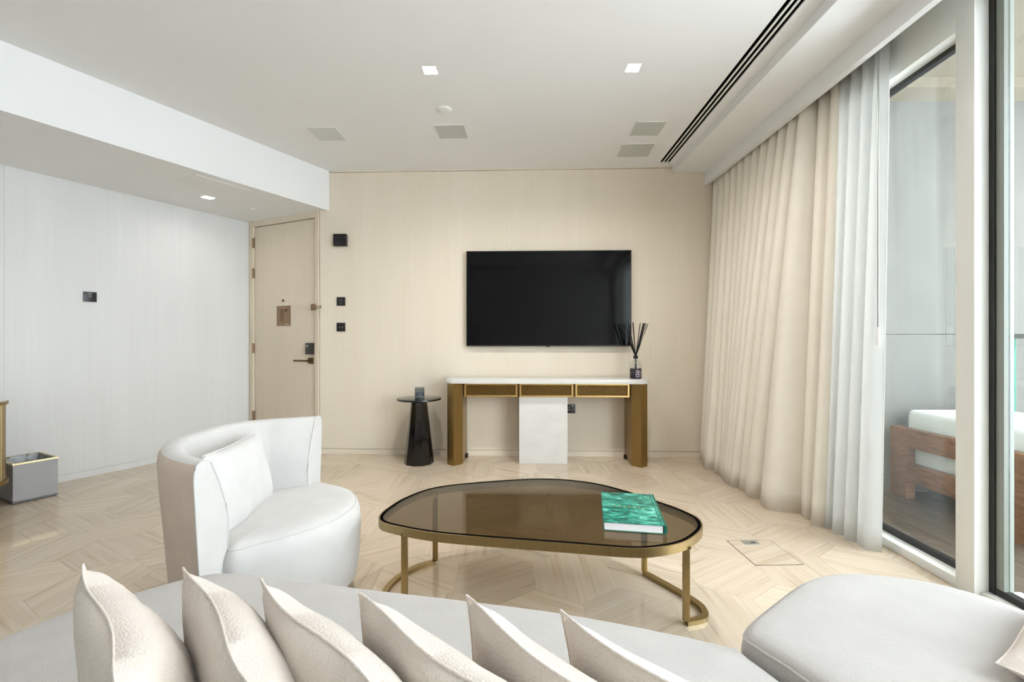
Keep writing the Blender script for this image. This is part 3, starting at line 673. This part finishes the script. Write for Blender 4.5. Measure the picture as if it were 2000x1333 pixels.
for k, (dx, dy, h) in enumerate([(-.13, .02, .50), (-.115, -.03, .505), (-.085, .03, .50), (-.072, -.01, .515), (-.062, .035, .51), (-.03, -.02, .515), (-.022, .02, .51), (.045, .01, .51), (.075, -.03, .505), (.085, .03, .51), (.095, 0, .505), (.118, .02, .50), (.08, .05, .508)]):
    MB().tube([(-dx * .1, -dy * .1, .01), (0, 0, .2), (dx, dy, h + .01)], .0042, 6).build('reed', 'black', rd)

# ---- side table and candle
st = empty('side_table', (-.878, 4.305, 0), R(8), 'black lacquer side table with round top and faceted cone base', 'side table')
MB().lathe([(.138, 0), (.138, .01), (.072, .592)], 10).build('base', 'blackgloss', st, smooth=10)
MB().lathe([(.2, .594), (.207, .597), (.208, .605), (.205, .612), (.2, .613)], 56).build('table_top', 'blackgloss', st)
cd = empty('candle_jar', (-.872, 4.30, .613), 0, 'smoked glass candle jar on the black side table', 'candle')
MB().lathe([(.042, 0), (.046, .004), (.046, .1), (.043, .1), (.043, .012), (.01, .01)], 32, cap1=False).build('jar', 'greyglass', cd)
MB().lathe([(.0425, .012), (.0425, .058)], 32).build('wax', 'candle', cd)

# ---- television and wall devices
tv = wall_empty('television', kind=None, label='large black flat-screen television mounted on the beige wall', cat='television')
TX0, TX1, TZ0, TZ1 = -.451, 1.173, 1.098, 2.042
box('body', 'black', (TX0 + .01, TX1 - .01, -.045, -.022, TZ0 + .01, TZ1 - .01), tv)
MB().box(TX0, TX1, -.058, -.03, TZ0, TZ0 + .014).box(TX0, TX1, -.058, -.03, TZ1 - .006, TZ1).box(TX0, TX0 + .006, -.058, -.03, TZ0, TZ1).box(TX1 - .006, TX1, -.058, -.03, TZ0, TZ1).build('bezel', 'bezel', tv)
box('screen', 'screen', (TX0 + .006, TX1 - .006, -.055, -.045, TZ0 + .014, TZ1 - .006), tv)
box('sensor', 'black', (.345, .375, -.056, -.04, TZ0 - .007, TZ0), tv)
box('wall_bracket', 'black', (.15, .6, -.022, .0, 1.4, 1.8), tv)
sb = wall_empty('wall_speaker', kind=None, label='black box sensor high on the wall beside the entrance door', cat='sensor')
box('case', 'black', (-1.80, -1.668, -.045, 0, 2.108, 2.23), sb, bevel=.006); box('side_slot', 'blackgloss', (-1.685, -1.675, -.0465, -.045, 2.13, 2.205), sb)
def switch(z0, label, pr):
    e = wall_empty('wall_switch', kind=None, label=label, cat='switch'); tag(e, group='black wall switches')
    box('plate', 'black', (-1.778, -1.692, -.01, 0, z0, z0 + .088), e, bevel=.002); pr(e, z0)
def p1(e, z):
    box('display', 'darkalu', (-1.752, -1.718, -.0112, -.01, z + .036, z + .068), e); box('indicator', 'greyalu', (-1.75, -1.72, -.0112, -.01, z + .02, z + .023), e)
def p2(e, z):
    for x in (-1.752, -1.722): box('indicator', 'greyalu', (x, x + .006, -.0112, -.01, z + .034, z + .05), e)
switch(1.507, 'black wall control plate with small square display, upper of the two by the door', p1)
switch(1.247, 'black wall switch plate with two small marks, lower of the two by the door', p2)
ou = wall_empty('power_socket', kind=None, label='black wall socket beside the marble panel under the console', cat='socket')
box('plate', 'black', (.475, .63, -.01, 0, .43, .52), ou, bevel=.002)
for q in ((.545, .553, .487, .495), (.565, .573, .487, .495), (.55, .58, .463, .469)): box('pin_slot', 'greyalu', (q[0], q[1], -.0112, -.01, q[2], q[3]), ou)
box('rocker', 'greyalu', (.597, .61, -.0112, -.01, .5, .512), ou)
th = empty('thermostat', (*LC, 0), LA, 'black thermostat plate on the white left wall', 'thermostat')
box('plate', 'black', (1.337, 1.424, 0, .012, 1.483, 1.567), th, bevel=.002)
MB().box(1.372, 1.39, .012, .0132, 1.526, 1.529).box(1.374, 1.388, .012, .0132, 1.541, 1.544).box(1.37, 1.395, .012, .0132, 1.553, 1.555).build('display_marks', 'greyalu', th)

# ---- waste bin
wbn = empty('waste_bin', (*LC, 0), LA, 'grey leather waste bin with gold rim and liner by the left wall', 'waste bin')
U0, U1, V0, V1 = 1.703, 1.938, .075, .402
HB = .276
MB().box(U0, U1, V1 - .008, V1, .006, HB).box(U0, U1, V0, V0 + .008, .006, HB).box(U0, U0 + .008, V0 + .008, V1 - .008, .006, HB).box(U1 - .008, U1, V0 + .008, V1 - .008, .006, HB).box(U0, U1, V0, V1, .006, .02).build('body', 'leatherette', wbn)
box('foot', 'gasket', (U0 + .008, U1 - .008, V0 + .008, V1 - .008, 0, .006), wbn)
MB().box(U0 - .002, U1 + .002, V1 - .012, V1 + .002, HB, HB + .011).box(U0 - .002, U1 + .002, V0 - .002, V0 + .012, HB, HB + .011).box(U0 - .002, U0 + .012, V0 + .012, V1 - .012, HB, HB + .011).box(U1 - .012, U1 + .002, V0 + .012, V1 - .012, HB, HB + .011).build('rim', 'goldrim', wbn)
mb = MB(); rg = []
rnd = random.Random(3)
for z, ii in ((.284, .012), (.262, .016), (.22, .03), (.15, .02), (.03, .02)):
    r_ = []
    for k in range(48):
        f = k / 48 * 4; q = int(f); f -= q
        a = [(U0 + ii, V0 + ii), (U1 - ii, V0 + ii), (U1 - ii, V1 - ii), (U0 + ii, V1 - ii)]; x = a[q][0] * (1 - f) + a[(q + 1) % 4][0] * f; y = a[q][1] * (1 - f) + a[(q + 1) % 4][1] * f
        jit = 0 if z > .27 else .012
        r_.append((x + rnd.uniform(-jit, jit), y + rnd.uniform(-jit, jit), z + (rnd.uniform(-.01, .01) if jit else 0)))
    rg.append(r_)
mb.loft(rg, False, True).build('liner', 'liner', wbn, smooth=60)

# ---- sideboard at the left edge
sbd = empty('sideboard', (*LC, 0), LA, 'round-ended fluted bronze sideboard with gold rims at the left edge', 'sideboard')
def stadium(r, u0=2.216, u1=2.95, v=.40, n=20):
    return [(u1 + r * math.sin(R(180 * k / n)), v + r * math.cos(R(180 * k / n))) for k in range(n + 1)] + [(u0 - r * math.sin(R(180 * k / n)), v - r * math.cos(R(180 * k / n))) for k in range(n + 1)]
def flute(r, n=200):
    P = stadium(r, n=40); out = []
    L = [0]
    for i in range(len(P)): L.append(L[-1] + (Vector(P[(i + 1) % len(P)]) - Vector(P[i])).length)
    m = int(L[-1] / .006)
    for k in range(m):
        s_ = L[-1] * k / m; i = max(j for j in range(len(P)) if L[j] <= s_); f = (s_ - L[i]) / max(1e-9, L[i + 1] - L[i]); p = Vector(P[i]).lerp(Vector(P[(i + 1) % len(P)]), f)
        out.append((p.x, p.y))
    return [(q if k % 4 < 2 else inset(out, .006)[k]) for k, q in enumerate(out)] if 0 else [a if k % 5 else b for k, (a, b) in enumerate(zip(out, inset(out, .007)))]
MB().prism(flute(.238), .215, .722).build('body', 'tablebrass', sbd, smooth=20)
MB().prism(stadium(.252), .722, .742).build('top_rim', 'brass', sbd); MB().prism(stadium(.247), .742, .748).build('top', 'marble', sbd)
MB().prism(stadium(.252), .187, .215).build('bottom_rim', 'brass', sbd)
for u in (2.12, 3.05):
    for v in (.27, .53): MB().lathe([(.014, 0), (.022, .187)], 14, (u, v)).build('leg', 'gasket', sbd)

# ---- curtains
def drape(name, mat, ya, yb, xt, xb, at, ab, widths, label, seed, z0=.001, z1=2.81, n=320, rows=22, swell=None):
    rnd = random.Random(seed); F_ = len(widths); tot = sum(widths)
    am = [rnd.uniform(.7, 1.25) for _ in range(F_)]; dr_ = [rnd.uniform(-.5, .5) for _ in range(F_)]
    cb = [0]; ct_ = [0]
    for w in widths: cb.append(cb[-1] + w / tot); ct_.append(ct_[-1] + 1 / F_)
    vs, fs = [], []
    per = n // F_; n = per * F_
    for r in range(rows + 1):
        zt = r / rows; z = z0 + (z1 - z0) * zt
        k = min(1, max(0, 1 - z / 2.69)); ke = k ** .8
        for i in range(n + 1):
            f = min(F_ - 1, i // per); ph = (i - f * per) / per
            a = ct_[f] + (ct_[f + 1] - ct_[f]) * ph; b = cb[f] + (cb[f + 1] - cb[f]) * ph; q = a + (b - a) * ke
            amp = (at + (ab - at) * k) * (1 + (am[f] - 1) * ke) * (1 + .25 * ke * (widths[f] * F_ / tot - 1))
            w = -math.cos(2 * math.pi * ph); w = w * (1.2 - .2 * w * w)
            X = xt + (xb - xt) * k - amp * .5 * w
            if swell: X += swell(q) * k
            X += .010 * k * math.sin(2 * math.pi * ph * 2 + 6 * dr_[f])
            Y = ya + (yb - ya) * q + .2 * amp * math.sin(2 * math.pi * ph) + .02 * dr_[f] * math.sin(3 * zt) * math.sin(math.pi * ph)
            vs.append((X, Y, z))
    for r in range(rows):
        for i in range(n): a = r * (n + 1) + i; fs.append((a, a + 1, a + n + 2, a + n + 1))
    e = empty(name, (xb, (ya + yb) / 2, 0), 0, label, 'curtain')
    ob = MB().add([(x - xb, y - (ya + yb) / 2, z) for x, y, z in vs], fs).build('cloth', mat, e, smooth=80)
    md = ob.modifiers.new('thickness', 'SOLIDIFY'); md.thickness = .003; md.offset = 0
    r1 = 1
    hp = [(vs[(n + 1) * r1 + i][0] - xb - .0016, vs[(n + 1) * r1 + i][1] - (ya + yb) / 2, vs[(n + 1) * r1 + i][2]) for i in range(n + 1)]
    MB().tube(hp, .0012, 4).build('hem_stitch', mat, e)
    return e
drape('drape', 'drape', 4.47, 3.03, 2.005, 1.82, .1, .165, [.9, 1.3, 1.1, .7, .55, .55, .6, .5, .6, .8, 1.2, 2.0], 'heavy ecru drape gathered beside the television wall', 4, swell=lambda q: max(0, .09 - .35 * q))
drape('drape', 'drape', 3.24, 2.80, 2.035, 1.925, .06, .085, [1, 1, 1.4, 1], 'narrow ecru drape edge between the gathered drape and the sheer', 9, n=160)
drape('sheer_curtain', 'sheer', 2.845, 2.475, 2.035, 1.965, .035, .08, [1, 1.2, .8, 1.4], 'white translucent sheer curtain hanging against the window', 12, n=160, z0=.004)
tk = empty('curtain_track', (2.0, 3, 2.83), 0, 'slim curtain track in the ceiling pocket above the window', 'curtain track')
box('rail', 'greyalu', (.02, .035, -4.6, 1.5, -.012, 0), tk); box('rail', 'white', (-.03, -.01, -4.6, 1.5, -.012, 0), tk)
wn = empty('curtain_wand', (1.985, 2.47, 1.126), 0, 'thin grey draw wand hanging at the edge of the sheer curtain', 'curtain wand')
MB().lathe([(.0045, .09), (.0045, 1.60)], 10).build('rod', 'greyalu', wn); MB().lathe([(.008, 0), (.009, .05), (.007, .1)], 12).build('grip', 'white', wn)
MB().tube([(0, 0, 1.60), (.01, .01, 1.64), (.02, .02, 1.69)], .003, 8).build('hook', 'greyalu', wn)
